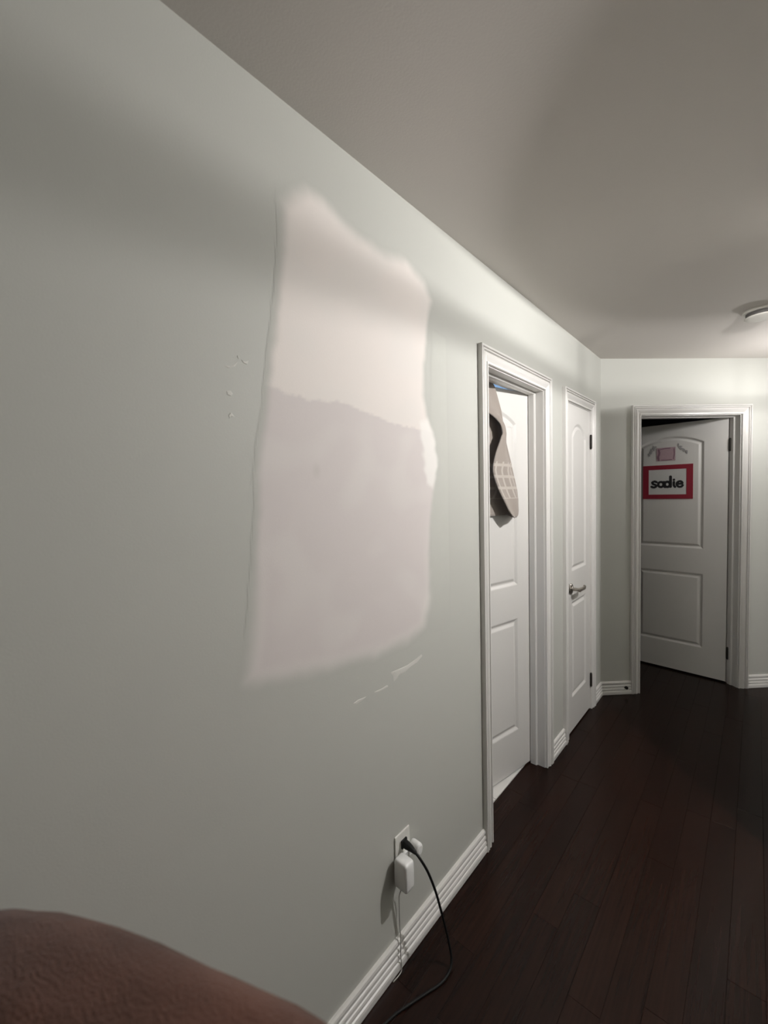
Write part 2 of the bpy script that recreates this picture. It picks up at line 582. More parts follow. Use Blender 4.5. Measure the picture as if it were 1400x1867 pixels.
def door_leaf(parent, width, z0, z1, panels, t=0.035):
    """leaf in local coords: u along x from the hinge, face at y = 0 looking to -y, thickness to +y. Each moulded panel is its own part."""
    bm = bmesh.new()
    outer = [(0, z0), (width, z0), (width, z1), (0, z1)]
    polys = [[Vector((u, 0, z)) for u, z in outer]] + [[Vector((u, 0, z)) for u, z in pp][::-1] for pp in panels]
    flat = [v for pl in polys for v in pl]
    vs = [bm.verts.new(v) for v in flat]
    for tri in tessellate_polygon(polys):
        bm.faces.new([vs[i] for i in tri])
    bk = [bm.verts.new((u, t, z)) for u, z in outer]
    bm.faces.new(bk)
    for i in range(4):
        j = (i + 1) % 4
        bm.faces.new((vs[i], vs[j], bk[j], bk[i]))
    leaf = obj('leaf', bm, M_DOOR, parent)
    for pp in panels:
        bm = bmesh.new()
        rings = []
        for d, dep in MOULD:
            rings.append([bm.verts.new((q[0], dep, q[1])) for q in offset_poly(pp, d)])
        n = len(pp)
        for a, b in zip(rings, rings[1:]):
            for k in range(n):
                bm.faces.new((a[k], a[(k + 1) % n], b[(k + 1) % n], b[k]))
        bm.faces.new(rings[-1])
        obj('panel', bm, M_DOOR, parent)
    return leaf
def hinge(parent, z, y=-0.004, x=-0.003, h=0.085, r=0.006, m=M_DARK):
    bm = bmesh.new()
    prof = []
    for k in range(5):
        a = -h / 2 + h * k / 5
        prof += [(r, a + 0.0008), (r, a + h / 5 - 0.0008)]
    prof = [(r * 0.5, -h / 2 - 0.006), (r * 0.8, -h / 2 - 0.002)] + prof + [(r * 0.8, h / 2 + 0.002), (r * 0.5, h / 2 + 0.006)]
    lathe(bm, prof, 12, M4=Matrix.Translation((x, y, z)))
    box(bm, x, x + 0.0295, y + 0.0035, y + 0.005, z - h / 2, z + h / 2)
    return obj('hinge', bm, m, parent)

# door 1: hinged on the far jamb, a little ajar into the bathroom
D1 = empty('door_1', (-0.080, 2.202, 0))
d1dir = Vector((-0.187, -0.982, 0)).normalized()
D1.rotation_euler = (0, 0, math.atan2(d1dir.y, d1dir.x))
# local +x runs from hinge to free edge; local -y must face the hall (+X): with x=(-.187,-.982), -y = (-.982,.187) -> flip through scale-free mirror of v
struct(D1, 'white two-panel bathroom door standing slightly ajar with a towel over it')
W1 = 0.607
# build with u measured from the free edge so that the face looks to the hall
D1.location = Vector((-0.080, 2.202, 0)) + d1dir * W1
D1.rotation_euler = (0, 0, math.atan2(-d1dir.y, -d1dir.x))
def P1(u0, u1, z0, zs, zp): return arch_poly(W1 - u1, W1 - u0, z0, zs, zp)
door_leaf(D1, W1, 0.010, 2.030, [P1(0.108, 0.499, 1.014, 1.862, 1.925), P1(0.108, 0.499, 0.229, 0.836, 0.836)])
for z in (0.25, 1.05, 1.83):
    hinge(D1, z, y=0.036, x=W1 + 0.003, r=0.005)
bm = bmesh.new()
kn = Matrix.Translation((0.062, 0, 0.93)) @ Matrix.Rotation(radians(90), 4, 'X')
lathe(bm, [(0.026, 0.0), (0.026, 0.006), (0.010, 0.009), (0.009, 0.040)], 20, M4=kn)
box(bm, 0.055, 0.175, -0.052, -0.036, 0.920, 0.938)
obj('lever_handle', bm, M_NICKEL, D1, bevel=0.003)

# door 2: closed closet door, flush with the wall, knuckles on its right
D2 = empty('door_2', (0.0, 2.561, 0), radians(90))
struct(D2, 'closed white arched-panel closet door with a dark lever handle')
W2 = 0.456
door_leaf(D2, W2, 0.010, 2.030, [arch_poly(0.088, 0.372, 1.010, 1.840, 1.925), arch_poly(0.088, 0.372, 0.218, 0.822, 0.822)])
for z in (0.205, 1.83):
    hinge(D2, z, y=-0.0075, x=W2 + 0.0015, r=0.0075)
bm = bmesh.new()
lv = Matrix.Translation((0.060, 0, 0.908)) @ Matrix.Rotation(radians(90), 4, 'X')
lathe(bm, [(0.032, 0.0), (0.032, 0.005), (0.028, 0.009), (0.016, 0.011), (0.0105, 0.016), (0.0105, 0.046), (0.013, 0.050), (0.012, 0.060), (0.005, 0.063)], 24, M4=lv)
tube(bm, spline([(0.060, -0.054, 0.908), (0.085, -0.056, 0.909), (0.115, -0.056, 0.908), (0.145, -0.053, 0.904), (0.168, -0.049, 0.907), (0.178, -0.046, 0.914)], 4),
     [0.011] * 8 + [0.0105] * 5 + [0.0095] * 5 + [0.008] * 2 + [0.006], 12)
obj('lever_handle', bm, M_NICKEL, D2, smooth=False)
bm = bmesh.new()
box(bm, 0.020, 0.0335, -0.0012, 0.0, 0.880, 0.945)
obj('latch_plate', bm, M_DARK, D2)

# door 3: bedroom door, hinged right, open about fifty degrees into the dark room
D3dir = Vector((-0.9965, 0.0838, 0))
piv = FM @ Vector((1.042, 0.079, 0))
W3 = 0.742
D3 = empty('door_3', piv + D3dir * (W3 + 0.004), math.atan2(-D3dir.y, -D3dir.x))
struct(D3, 'white two-panel bedroom door swung inward with a red framed name sign')
def U3(u): return W3 - u
door_leaf(D3, W3, 0.012, 2.030, [arch_poly(U3(W3 - 0.145), U3(0.145), 1.025, 1.868, 1.93), arch_poly(U3(W3 - 0.145), U3(0.145), 0.235, 0.829, 0.829)])
for z in (0.236, 1.826):
    hinge(D3, z, y=-0.002, x=W3 + 0.010, r=0.008)
bm = bmesh.new()
lv = Matrix.Translation((0.062, 0, 0.92)) @ Matrix.Rotation(radians(90), 4, 'X')
lathe(bm, [(0.032, 0.0), (0.032, 0.005), (0.016, 0.011), (0.0105, 0.016), (0.0105, 0.055)], 20, M4=lv)
tube(bm, [(0.062, -0.052, 0.92), (0.12, -0.054, 0.921), (0.18, -0.046, 0.924)], [0.011, 0.0095, 0.006], 10)
obj('lever_handle', bm, M_NICKEL, D3)

# ------------------------------------------------------------------ sign, print and stickers on door 3 (each lies flat on the door face)
D3M = Matrix.Translation(D3.location) @ Matrix.Rotation(D3.rotation_euler[2], 4, 'Z')
def on_door3(u, z, out=0.0):
    return D3M @ Vector((U3(u), -out, z))
def local_thing(name, u, z, out=0.0):
    o = empty(name, on_door3(u, z, out), D3.rotation_euler[2])
    return o
PF = 0.0014     # the panel field lies this far behind the face
sign = tag(local_thing('name_sign', 0.389, 1.56, -0.0012), 'red framed paper name sign with black lettering on the bedroom door', 'sign')
bm = bmesh.new()
hw, hh = 0.174, 0.139
iw, ih = 0.131, 0.103
oc = [(-hw, -hh), (hw, -hh), (hw, hh), (-hw, hh)]
ic = [(-iw, -ih), (iw, -ih), (iw, ih), (-iw, ih)]
ring = []
for pts in (oc, ic):
    ring.append([[bm.verts.new((a, y, b)) for a, b in pts] for y in (0.0, -0.0035)])
for i in range(4):
    j = (i + 1) % 4
    bm.faces.new((ring[0][1][i], ring[0][1][j], ring[1][1][j], ring[1][1][i]))
    bm.faces.new((ring[0][0][i], ring[0][0][j], ring[0][1][j], ring[0][1][i]))
    bm.faces.new((ring[1][1][i], ring[1][1][j], ring[1][0][j], ring[1][0][i]))
    bm.faces.new((ring[0][0][j], ring[0][0][i], ring[1][0][i], ring[1][0][j]))
obj('frame', bm, M_RED, sign)
bm = bmesh.new()
box(bm, -iw, iw, -0.0022, -0.0002, -ih, ih)
obj('paper', bm, M_PAPER, sign)
# hand-built lowercase lettering, thick rounded strokes
def stroke(bm, pts, w, y):
    P = spline([(a, 0, b) for a, b in pts], 6) if len(pts) > 2 else [Vector((a, 0, b)) for a, b in pts]
    L, R = [], []
    for i, p in enumerate(P):
        d = (P[min(i + 1, len(P) - 1)] - P[max(i - 1, 0)]).normalized()
        nn = Vector((-d.z, 0, d.x))
        L.append(bm.verts.new(p + nn * w + Vector((0, y, 0))))
        R.append(bm.verts.new(p - nn * w + Vector((0, y, 0))))
    for i in range(len(P) - 1):
        bm.faces.new((L[i], R[i], R[i + 1], L[i + 1]))
    for p in (P[0], P[-1]):
        c = [bm.verts.new(p + Vector((w * cos(2 * pi * k / 12), y - 0.0001, w * sin(2 * pi * k / 12)))) for k in range(12)]
        bm.faces.new(c)
def letter(pts_list, ox, w=0.0062):
    bm = bmesh.new()
    for pts in pts_list:
        stroke(bm, [(a + ox, b) for a, b in pts], w, -0.0027)
    return obj('letter', bm, M_INK, sign)
r = 0.0215
def oval(cx, cz, rx, rz, a0=0, a1=360, n=12):
    return [(cx + rx * cos(radians(a0 + (a1 - a0) * k / n)), cz + rz * sin(radians(a0 + (a1 - a0) * k / n))) for k in range(n + 1)]
bz = -0.020
letter([[(0.018, bz + 0.020), (0.004, bz + 0.026), (-0.012, bz + 0.019), (-0.006, bz + 0.005), (0.010, bz - 0.003), (0.014, bz - 0.016), (-0.002, bz - 0.023), (-0.018, bz - 0.017)]], -0.092, 0.0092)
letter([oval(0, bz, 0.019, 0.021), [(0.021, bz + 0.020), (0.021, bz - 0.010), (0.029, bz - 0.022)]], -0.043, 0.0092)
letter([oval(0, bz, 0.019, 0.021), [(0.022, bz + 0.062), (0.022, bz - 0.020)]], 0.002, 0.0100)
letter([[(0, bz + 0.018), (0, bz - 0.008), (0.008, bz - 0.022)], [(0, bz + 0.036), (0.0005, bz + 0.0365)]], 0.047, 0.0090)
letter([[(-0.016, bz + 0.002), (0.016, bz + 0.004), (0.016, bz + 0.016), (0.002, bz + 0.023), (-0.014, bz + 0.014), (-0.018, bz - 0.004), (-0.006, bz - 0.021), (0.012, bz - 0.021), (0.022, bz - 0.010)]], 0.085, 0.0086)

pic = tag(local_thing('picture_print', 0.399, 1.788, -0.0012), 'small faded pink picture taped above the red name sign', 'picture')
bm = bmesh.new(); box(bm, -0.066, 0.066, -0.002, 0, -0.054, 0.054)
obj('print_sheet', bm, M_PINK, pic)
bm = bmesh.new()
stroke(bm, [(-0.050, -0.046), (-0.053, -0.020), (-0.046, 0.006), (-0.050, 0.038)], 0.007, -0.0026)
stroke(bm, [(-0.040, 0.040), (-0.010, 0.046), (0.030, 0.047)], 0.003, -0.0026)
stroke(bm, [(0.056, 0.040), (0.058, 0.0), (0.052, -0.042)], 0.003, -0.0026)
stroke(bm, [(-0.030, -0.046), (0.0, -0.048), (0.040, -0.046)], 0.003, -0.0026)
obj('printed_marks', bm, M_MAUVE, pic)
def sticker(u, z, tilt, label, seed):
    rr = random.Random(seed)
    t = tag(local_thing('wall_sticker', u, z, -0.0012), label, 'sticker', 'floral stickers beside the pink picture')
    bm = bmesh.new()
    for k in range(7):
        s = (k - 3) * 0.0125
        cx, cz = s * cos(tilt) + rr.uniform(-.006, .006), s * sin(tilt) + rr.uniform(-.006, .006)
        a = tilt + rr.choice((-1, 1)) * rr.uniform(0.5, 1.1)
        L, Wd = rr.uniform(0.012, 0.018), rr.uniform(0.005, 0.008)
        pts = []
        for j in range(10):
            th = 2 * pi * j / 10
            px, pz = L * cos(th), Wd * sin(th) * (1 - 0.4 * cos(th))
            pts.append(bm.verts.new((cx + px * cos(a) - pz * sin(a), -0.0016 - 0.00012 * k, cz + px * sin(a) + pz * cos(a))))
        bm.faces.new(pts)
    obj('leaf_shapes', bm, M_LEAF, t)
sticker(0.497, 1.822, radians(58), 'grey leafy sticker left of the pink picture on the bedroom door', 3)
sticker(0.287, 1.822, radians(-50), 'grey leafy sticker right of the pink picture on the bedroom door', 8)

# ------------------------------------------------------------------ towel thrown over door 1
D1M = Matrix.Translation(D1.location) @ Matrix.Rotation(D1.rotation_euler[2], 4, 'Z')
RT = [(1.375, 0.178), (1.39, 0.150), (1.415, 0.142), (1.469, 0.143), (1.517, 0.152), (1.571, 0.171), (1.624, 0.190), (1.665, 0.204), (1.711, 0.222),
      (1.79, 0.252), (1.847, 0.260), (1.908, 0.272), (1.962, 0.293), (2.021, 0.316), (2.045, 0.345)]
ET = [(1.375, 0.235), (1.392, 0.258), (1.421, 0.288), (1.462, 0.316), (1.507, 0.350), (1.563, 0.381), (1.612, 0.397), (1.656, 0.385), (1.701, 0.366),
      (1.746, 0.339), (1.792, 0.313), (1.835, 0.325), (1.865, 0.363), (1.89, 0.420), (1.92, 0.47), (2.045, 0.50)]
bm = bmesh.new()
uvl = bm.loops.layers.uv.new('UVMap')
rows = []
NZ = 56
for i in range(NZ + 1):
    z = 1.378 + (2.040 - 1.378) * i / NZ
    R, E = interp(RT, z), interp(ET, z)
    topf = max(0.0, min(1.0, (z - 1.82) / 0.22))
    row = []
    we, wr = 0.072 - 0.048 * topf, 0.030 - 0.008 * topf
    for k in range(11):                                  # front flap, from its free edge to the fold on the right
        s = k / 10
        u = E + (R - E) * s
        w = we + (wr - we) * s ** 1.6 + 0.006 * sin(s * 7 + z * 6)
        row.append((u, w, s * (E - R)))
    L0 = E - R
    for k in range(1, 5):                                # round the fold
        a = pi * k / 5
        row.append((R - 0.006 * sin(a), wr - (wr - 0.010) * (1 - cos(a)) / 2, L0 + 0.006 * k))
    for k in range(1, 10):                               # back layer along the door, on towards the free edge
        s = k / 9
        u = R + (0.56 - R) * s
        row.append((u, 0.010 + 0.004 * sin(s * 9 + z * 5) ** 2, L0 + 0.03 + s * 0.3))
    rows.append([(u, w, z, uu) for u, w, uu in row])
# the back layer stops slightly higher and slopes; lift its lowest rows
grid = []
for i, row in enumerate(rows):
    gr = []
    for k, (u, w, z, uu) in enumerate(row):
        zz = z
        if k > 14:
            zz = max(z, 1.392 + 0.0)
            if zz == 1.392: zz = 1.392 + 0.0004 * i
        gr.append((bm.verts.new(D1M @ Vector((W1 - u, -w, zz))), (uu, z)))
    grid.append(gr)
for i in range(len(grid) - 1):
    for k in range(len(grid[0]) - 1):
        q = [grid[i][k], grid[i][k + 1], grid[i + 1][k + 1], grid[i + 1][k]]
        f = bm.faces.new([v for v, _ in q])
        for lp, (_, t) in zip(f.loops, q):
            lp[uvl].uv = t
# over the top edge and down behind
prev = [(v, t) for v, t in grid[-1]]
over = []
for j, (w, z) in enumerate(((0.012, 2.046), (-0.010, 2.048), (-0.036, 2.046), (-0.048, 2.03), (-0.05, 1.9), (-0.05, 1.7))):
    cur = []
    for k, (u, w0, z0, uu) in enumerate(rows[-1]):
        f = (k - 10) / 14 if k > 10 else 0
        ww = w if j > 1 else (w0 * (0.5 if j == 0 else 0.0) + w * (0.5 if j == 0 else 1))
        zz = z + (0.006 * (1 - k / 24) if j < 4 else 0)
        cur.append((bm.verts.new(D1M @ Vector((W1 - u, -ww if j > 1 else -ww, zz))), (uu, 2.05 + 0.04 * j)))
    for k in range(len(cur) - 1):
        q = [prev[k], prev[k + 1], cur[k + 1], cur[k]]
        fce = bm.faces.new([v for v, _ in q])
        for lp, (_, t) in zip(fce.loops, q):
            lp[uvl].uv = t
    prev = cur
towel = obj('towel', bm, M_TOWEL, smooth=True)
sd = towel.modifiers.new('thickness', 'SOLIDIFY')
sd.thickness = 0.004
sd.offset = 0
tag(towel, 'taupe bath towel with checked band folded over the bathroom door', 'towel')

# ------------------------------------------------------------------ patched area on the left wall
OUT = [(0.604, 2.201), (0.641, 2.234), (0.679, 2.264), (0.728, 2.267), (0.784, 2.249), (0.845, 2.23), (0.96, 2.231), (1.065, 2.243), (1.158, 2.217), (1.201, 2.171), (1.172, 2.067), (1.15, 1.952), (1.14, 1.841), (1.157, 1.77), (1.2, 1.7), (1.217, 1.605), (1.188, 1.509), (1.171, 1.395), (1.164, 1.243), (1.158, 1.149), (1.123, 1.061), (1.041, 1.031), (0.896, 1.035), (0.703, 1.057), (0.581, 1.072), (0.506, 1.088), (0.468, 1.103), (0.478, 1.162), (0.493, 1.246), (0.504, 1.394), (0.512, 1.518), (0.532, 1.668), (0.554, 1.797), (0.574, 1.902), (0.591, 2.034), (0.599, 2.126)]
LINE = [(0.45, 1.766), (0.519, 1.765), (0.569, 1.764), (0.592, 1.755), (0.632, 1.758), (0.656, 1.748), (0.692, 1.756), (0.728, 1.753), (0.757, 1.765), (0.808, 1.756), (0.862, 1.746), (0.919, 1.741), (0.982, 1.728), (1.021, 1.728), (1.107, 1.724), (1.32, 1.722)]
STRIP = [(1.119, 1.747), (1.163, 1.761), (1.207, 1.7), (1.224, 1.605), (1.188, 1.528), (1.157, 1.547), (1.141, 1.639)]
BOXP = [(1.201, 2.075), (1.287, 2.065), (1.290, 1.507), (1.285, 1.001), (1.161, 1.032), (1.181, 1.509)]
def sdist(poly, y, z):
    """signed distance to a polygon, positive inside"""
    best, inside = 1e9, False
    n = len(poly)
    for i in range(n):
        ay, az = poly[i - 1]; by, bz_ = poly[i]
        dy, dz = by - ay, bz_ - az
        t = max(0, min(1, ((y - ay) * dy + (z - az) * dz) / (dy * dy + dz * dz + 1e-12)))
        d = (y - ay - t * dy) ** 2 + (z - az - t * dz) ** 2
        if d < best: best = d
        if (az > z) != (bz_ > z) and y < (by - ay) * (z - az) / (bz_ - az) + ay:
            inside = not inside
    return sqrt(best) * (1 if inside else -1)
def smooth(a, b, v):
    t = max(0.0, min(1.0, (v - a) / (b - a)))
    return t * t * (3 - 2 * t)
def mix(a, b, t): return tuple(p + (q - p) * t for p, q in zip(a, b))
UPPER = (0.80, 0.745, 0.70)      # dry primer coat
LOWER = (0.665, 0.615, 0.595)    # pinkish compound coat
RIM = (0.76, 0.73, 0.69)
BRIGHT = (0.86, 0.84, 0.80)
TOUCH = (0.54, 0.545, 0.50)
def compound(y, z):
    n1 = noise.noise((y * 9, z * 9, 1.3)); n2 = noise.noise((y * 28, z * 28, 4.1)); n3 = noise.noise((y * 70, z * 70, 8.8))
    d = sdist(OUT, y, z) + 0.008 * n1 + 0.004 * n2
    soft = 0.015 + 0.012 * smooth(1.45, 1.05, z) + 0.012 * smooth(2.08, 2.22, z)
    mk = smooth(-soft, soft, d)
    tb = smooth(-0.004, 0.006, sdist(BOXP, y, z) + 0.004 * n1) * (0.75 + 0.25 * n2) * smooth(1.0, 1.3, z)
    c = mix(WALL_COL, TOUCH, max(0, min(1, tb)))
    edge_l = interp(LINE, y) + 0.004 * n3 + 0.003 * n2
    lo = smooth(0.003, -0.003, z - edge_l)
    up_c = mix(UPPER, RIM, 0.35 * smooth(0.25, -0.4, n1))
    lo_c = mix(LOWER, RIM, 0.30 * smooth(0.0, 0.6, n1) + 0.5 * smooth(0.045, 0.0, d) * smooth(1.6, 1.1, z))
    body = mix(up_c, lo_c, lo)
    c = mix(c, body, mk)
    sb = smooth(-0.012, 0.012, sdist(STRIP, y, z) + 0.012 * n2)
    c = mix(c, BRIGHT, 0.8 * sb)
    sp = smooth(0.020, 0.0, sqrt((y - 0.681) ** 2 + ((z - 1.575) * 0.7) ** 2) + 0.006 * n2)
    c = mix(c, (0.50, 0.48, 0.43), 0.30 * sp)
    return max(mk, 0.3 * max(0, tb), sb), c, 0.0007 * mk + 0.0004 * mk * (1 - lo)
bm = bmesh.new()
cl = bm.loops.layers.float_color.new('compound')
STEP = 0.006
ny, nz_ = int((1.345 - 0.42) / STEP), int((2.31 - 0.97) / STEP)
vals, verts = {}, {}
for i in range(ny + 1):
    for j in range(nz_ + 1):
        vals[i, j] = compound(0.42 + i * STEP, 0.97 + j * STEP)
def vert(i, j):
    if (i, j) not in verts:
        verts[i, j] = bm.verts.new((0.0004 + vals[i, j][2], 0.42 + i * STEP, 0.97 + j * STEP))
    return verts[i, j]
for i in range(ny):
    for j in range(nz_):
        ks = ((i, j), (i + 1, j), (i + 1, j + 1), (i, j + 1))
        if max(vals[q][0] for q in ks) < 0.002:
            continue
        f = bm.faces.new([vert(*q) for q in ks])
        f.smooth = True
        for lp, q in zip(f.loops, ks):
            lp[cl] = (*vals[q][1], 1)
patch = obj('compound_patch', bm, M_PLASTER, wall_left, smooth=True)
patch['label'] = 'large unpainted patch of pinkish white joint compound with a ragged coat line'
CHIPS = [[(0.439, 1.788), (0.449, 1.785), (0.464, 1.793), (0.472, 1.804), (0.467, 1.799), (0.454, 1.79)],
 [(0.479, 1.81), (0.489, 1.808), (0.497, 1.812), (0.494, 1.803), (0.485, 1.804)], [(0.47, 1.817), (0.473, 1.818), (0.475, 1.813), (0.473, 1.811)],
 [(0.559, 1.819), (0.568, 1.825), (0.574, 1.82), (0.569, 1.811), (0.56, 1.811)], [(0.442, 1.737), (0.452, 1.739), (0.457, 1.733), (0.453, 1.727), (0.444, 1.729)],
 [(0.445, 1.686), (0.451, 1.693), (0.456, 1.688), (0.459, 1.684), (0.45, 1.684), (0.447, 1.679)],
 [(0.787, 0.922), (0.805, 0.926), (0.84, 0.922), (0.826, 0.917), (0.795, 0.914)], [(0.873, 0.923), (0.904, 0.921), (0.932, 0.923), (0.937, 0.916), (0.912, 0.915), (0.882, 0.916)],
 [(0.949, 0.957), (0.975, 0.955), (1.03, 0.953), (1.068, 0.957), (1.108, 0.965), (1.114, 0.958), (1.083, 0.945), (1.047, 0.94), (1.018, 0.933), (0.98, 0.936), (0.963, 0.922), (0.959, 0.943)]]
for ch in CHIPS:
    bm = bmesh.new()
    cy, cz = sum(p[0] for p in ch) / len(ch), sum(p[1] for p in ch) / len(ch)
    lo = [bm.verts.new((0.0002, *p)) for p in ch]
    hi = [bm.verts.new((0.0009, cy + (p[0] - cy) * 0.75, cz + (p[1] - cz) * 0.75)) for p in ch]
    n = len(ch)
    bm.faces.new(hi)
    for k in range(n):
        bm.faces.new((lo[k], lo[(k + 1) % n], hi[(k + 1) % n], hi[k]))
    obj('spackle_smear', bm, M_CHIP, wall_left)

# ------------------------------------------------------------------ wall outlet with plugs
outlet = tag(empty('wall_outlet', (0, 0.984, 0.367)), 'white duplex wall outlet low on the left wall above the baseboard', 'outlet')
bm = bmesh.new(); box(bm, 0, 0.0055, -0.036, 0.036, -0.058, 0.058)
obj('cover_plate', bm, M_PLATE, outlet, bevel=0.003)
for dz in (0.0195, -0.0195):
    bm = bmesh.new()
    pts = []
    for k in range(24):
        a = 2 * pi * k / 24
        pts.append((max(-0.0135, min(0.0135, 0.0172 * sin(a))) , 0.0172 * cos(a)))
    lo = [bm.verts.new((0.005, py, dz + pz * 0.83)) for py, pz in pts]
    hi = [bm.verts.new((0.0075, py * 0.95, dz + pz * 0.8)) for py, pz in pts]
    bm.faces.new(hi)
    for k in range(24):
        bm.faces.new((lo[k], lo[(k + 1) % 24], hi[(k + 1) % 24], hi[k]))
    sk = obj('socket', bm, M_PLATE, outlet)
    bm = bmesh.new()
    for dy in (-0.0062, 0.0062):
        box(bm, 0.0072, 0.0077, dy - 0.0011, dy + 0.0011, dz - 0.001, dz + 0.007)
    obj('slots', bm, M_BLACK, sk)
bm = bmesh.new()
lathe(bm, [(0.0035, 0.005), (0.0035, 0.0064), (0.002, 0.0069)], 12, M4=Matrix.Rotation(radians(90), 4, 'Y'))
obj('screw', bm, M_NICKEL, outlet)

def rounded_block(bm, cx, cy, cz, hx, hy, hz, e=4.0, n=20, m=12):
    """super-ellipsoid block"""
    def sg(v, p): return math.copysign(abs(v) ** p, v)
    rings = []
    for i in range(m + 1):
        ph = -pi / 2 + pi * i / m
        ring = []
        for k in range(n):
            th = 2 * pi * k / n
            ring.append(bm.verts.new((cx + hx * sg(cos(ph), 2 / e) * sg(cos(th), 2 / e), cy + hy * sg(cos(ph), 2 / e) * sg(sin(th), 2 / e), cz + hz * sg(sin(ph), 2 / e))))
        rings.append(ring)
    for a, b in zip(rings, rings[1:]):
        for k in range(n):
            bm.faces.new((a[k], a[(k + 1) % n], b[(k + 1) % n], b[k]))
    bmesh.ops.remove_doubles(bm, verts=bm.verts, dist=1e-6)

# black plug and its cord
cord = tag(empty('power_cord', (0.008, 0.984, 0.390)), 'black power cord plugged into the upper socket and curling onto the floor', 'cord')
def rel(p, o): return Vector(p) - Vector(o)
O = (0.008, 0.984, 0.390)
bm = bmesh.new()
box(bm, 0.0, 0.006, -0.013, 0.013, -0.013, 0.013)
tube(bm, [(0.004, 0, 0), (0.016, 0, -0.001), (0.030, 0, -0.002), (0.040, 0.0, -0.004), (0.050, 0.0, -0.007)], [0.0125, 0.0125, 0.010, 0.0075, 0.0055], 12)
obj('plug', bm, M_BLACK, cord, bevel=0.001)
bm = bmesh.new()
cp = [(0.056, 0.984, 0.384), (0.074, 0.988, 0.368), (0.088, 1.006, 0.323), (0.098, 1.030, 0.250), (0.106, 1.048, 0.175), (0.116, 1.060, 0.105), (0.126, 1.064, 0.055),
      (0.134, 1.060, 0.022), (0.139, 1.040, 0.006), (0.136, 0.998, 0.0042), (0.116, 0.945, 0.0042), (0.096, 0.893, 0.0042), (0.076, 0.835, 0.0042), (0.066, 0.76, 0.0042), (0.07, 0.66, 0.0042), (0.09, 0.5, 0.0042), (0.1, 0.3, 0.0042)]
tube(bm, [rel(p, O) for p in spline(cp, 8)], 0.0040, 8)
obj('cable', bm, M_BLACK, cord, smooth=True)

# white charger in the lower socket
O = (0.008, 0.984, 0.347)
chg = tag(empty('phone_charger', O), 'white angular charger block hanging from the lower socket below the black plug', 'charger')
bm = bmesh.new()
rounded_block(bm, 0.031, -0.036, -0.014, 0.026, 0.021, 0.046, 7.0)
obj('charger_body', bm, M_WHITEP, chg, smooth=True)
bm = bmesh.new(); box(bm, -0.0005, 0.008, -0.016, 0.014, -0.014, 0.012)
obj('charger_plug', bm, M_WHITEP, chg, bevel=0.002)
bm = bmesh.new()
cp = [(0.030, 0.946, 0.292), (0.024, 0.947, 0.265), (0.012, 0.953, 0.235), (0.008, 0.957, 0.190), (0.010, 0.955, 0.140), (0.0165, 0.951, 0.105), (0.0185, 0.948, 0.080), (0.0195, 0.946, 0.050),
      (0.021, 0.947, 0.020), (0.023, 0.943, 0.004), (0.0235, 0.925, 0.0022), (0.0215, 0.905, 0.0022)]
tube(bm, [rel(p, O) for p in spline(cp, 6)], 0.0017, 6)
obj('charger_cable', bm, M_GREYCORD, chg, smooth=True)
# second white adapter, round-ended, to the right
O = (0.008, 1.004, 0.352)
ad = tag(empty('plug_adapter', O), 'small white round-ended plug adapter to the right of the black plug', 'adapter')
bm = bmesh.new()
lathe(bm, [(0.0, -0.019), (0.010, -0.019), (0.0145, -0.016), (0.016, -0.010), (0.016, 0.010), (0.0145, 0.016), (0.010, 0.019), (0.0, 0.019)][1:-1], 24,
      M4=Matrix.Translation((0.016, 0.024, 0.002)) @ Matrix.Rotation(radians(90), 4, 'Y') @ Matrix.Scale(1.35, 4, (1, 0, 0)))
obj('adapter_body', bm, M_WHITEP, ad, smooth=False, bevel=0.001)
bm = bmesh.new(); box(bm, 0.0, 0.014, -0.006, 0.014, -0.010, 0.010)
obj('adapter_neck', bm, M_WHITEP, ad, bevel=0.002)

# ------------------------------------------------------------------ smoke detector, door stop
sm = tag(empty('smoke_detector', (0.846, 3.012, H)), 'round white smoke detector on the ceiling at the right edge', 'smoke detector')
SMR = 0.075
bm = bmesh.new()
lathe(bm, [(0.078, 0.0), (0.080, -0.004), (0.080, -0.010), (0.076, -0.014)], 48)
obj('mounting_base', bm, M_DETECT, sm, smooth=False)
bm = bmesh.new()
lathe(bm, [(0.064, -0.013), (0.064, -0.034)], 48)
obj('vent_gap', bm, M_DETECTD, sm)
bm = bmesh.new()
lathe(bm, [(0.060, -0.0335), (0.068, -0.034), (0.070, -0.0365), (0.067, -0.040), (0.050, -0.043), (0.020, -0.0445), (0.004, -0.045)], 48)
obj('cover', bm, M_DETECT, sm, smooth=True)

pst = Vector((0, YC, 0)) + e * 0.186 + nf * 0.0125
ds = tag(empty('door_stop', pst + Vector((0, 0, 0.050)), -pi / 4), 'tiny dark round bumper on the baseboard beside the bedroom doorway', 'door stop')
bm = bmesh.new()
lathe(bm, [(0.011, -0.003), (0.011, 0.012), (0.008, 0.015)], 14, M4=Matrix.Rotation(radians(90), 4, 'Y'))
obj('rubber_tip', bm, M_BLACK, ds)
bm = bmesh.new()
lathe(bm, [(0.0125, -0.006), (0.0125, 0.0), (0.0105, 0.002)], 14, M4=Matrix.Rotation(radians(90), 4, 'Y'))
obj('collar', bm, M_DARK, ds)

# ------------------------------------------------------------------ plush chair standing in for an unclear brown shape, likely a finger
chair = tag(empty('chair_stand_in', (0.529, -0.022, 0), 0.436), 'dark brown plush chair form standing in for an unclear shape, likely a finger near the lens, in the lower left corner', 'chair_stand_in')
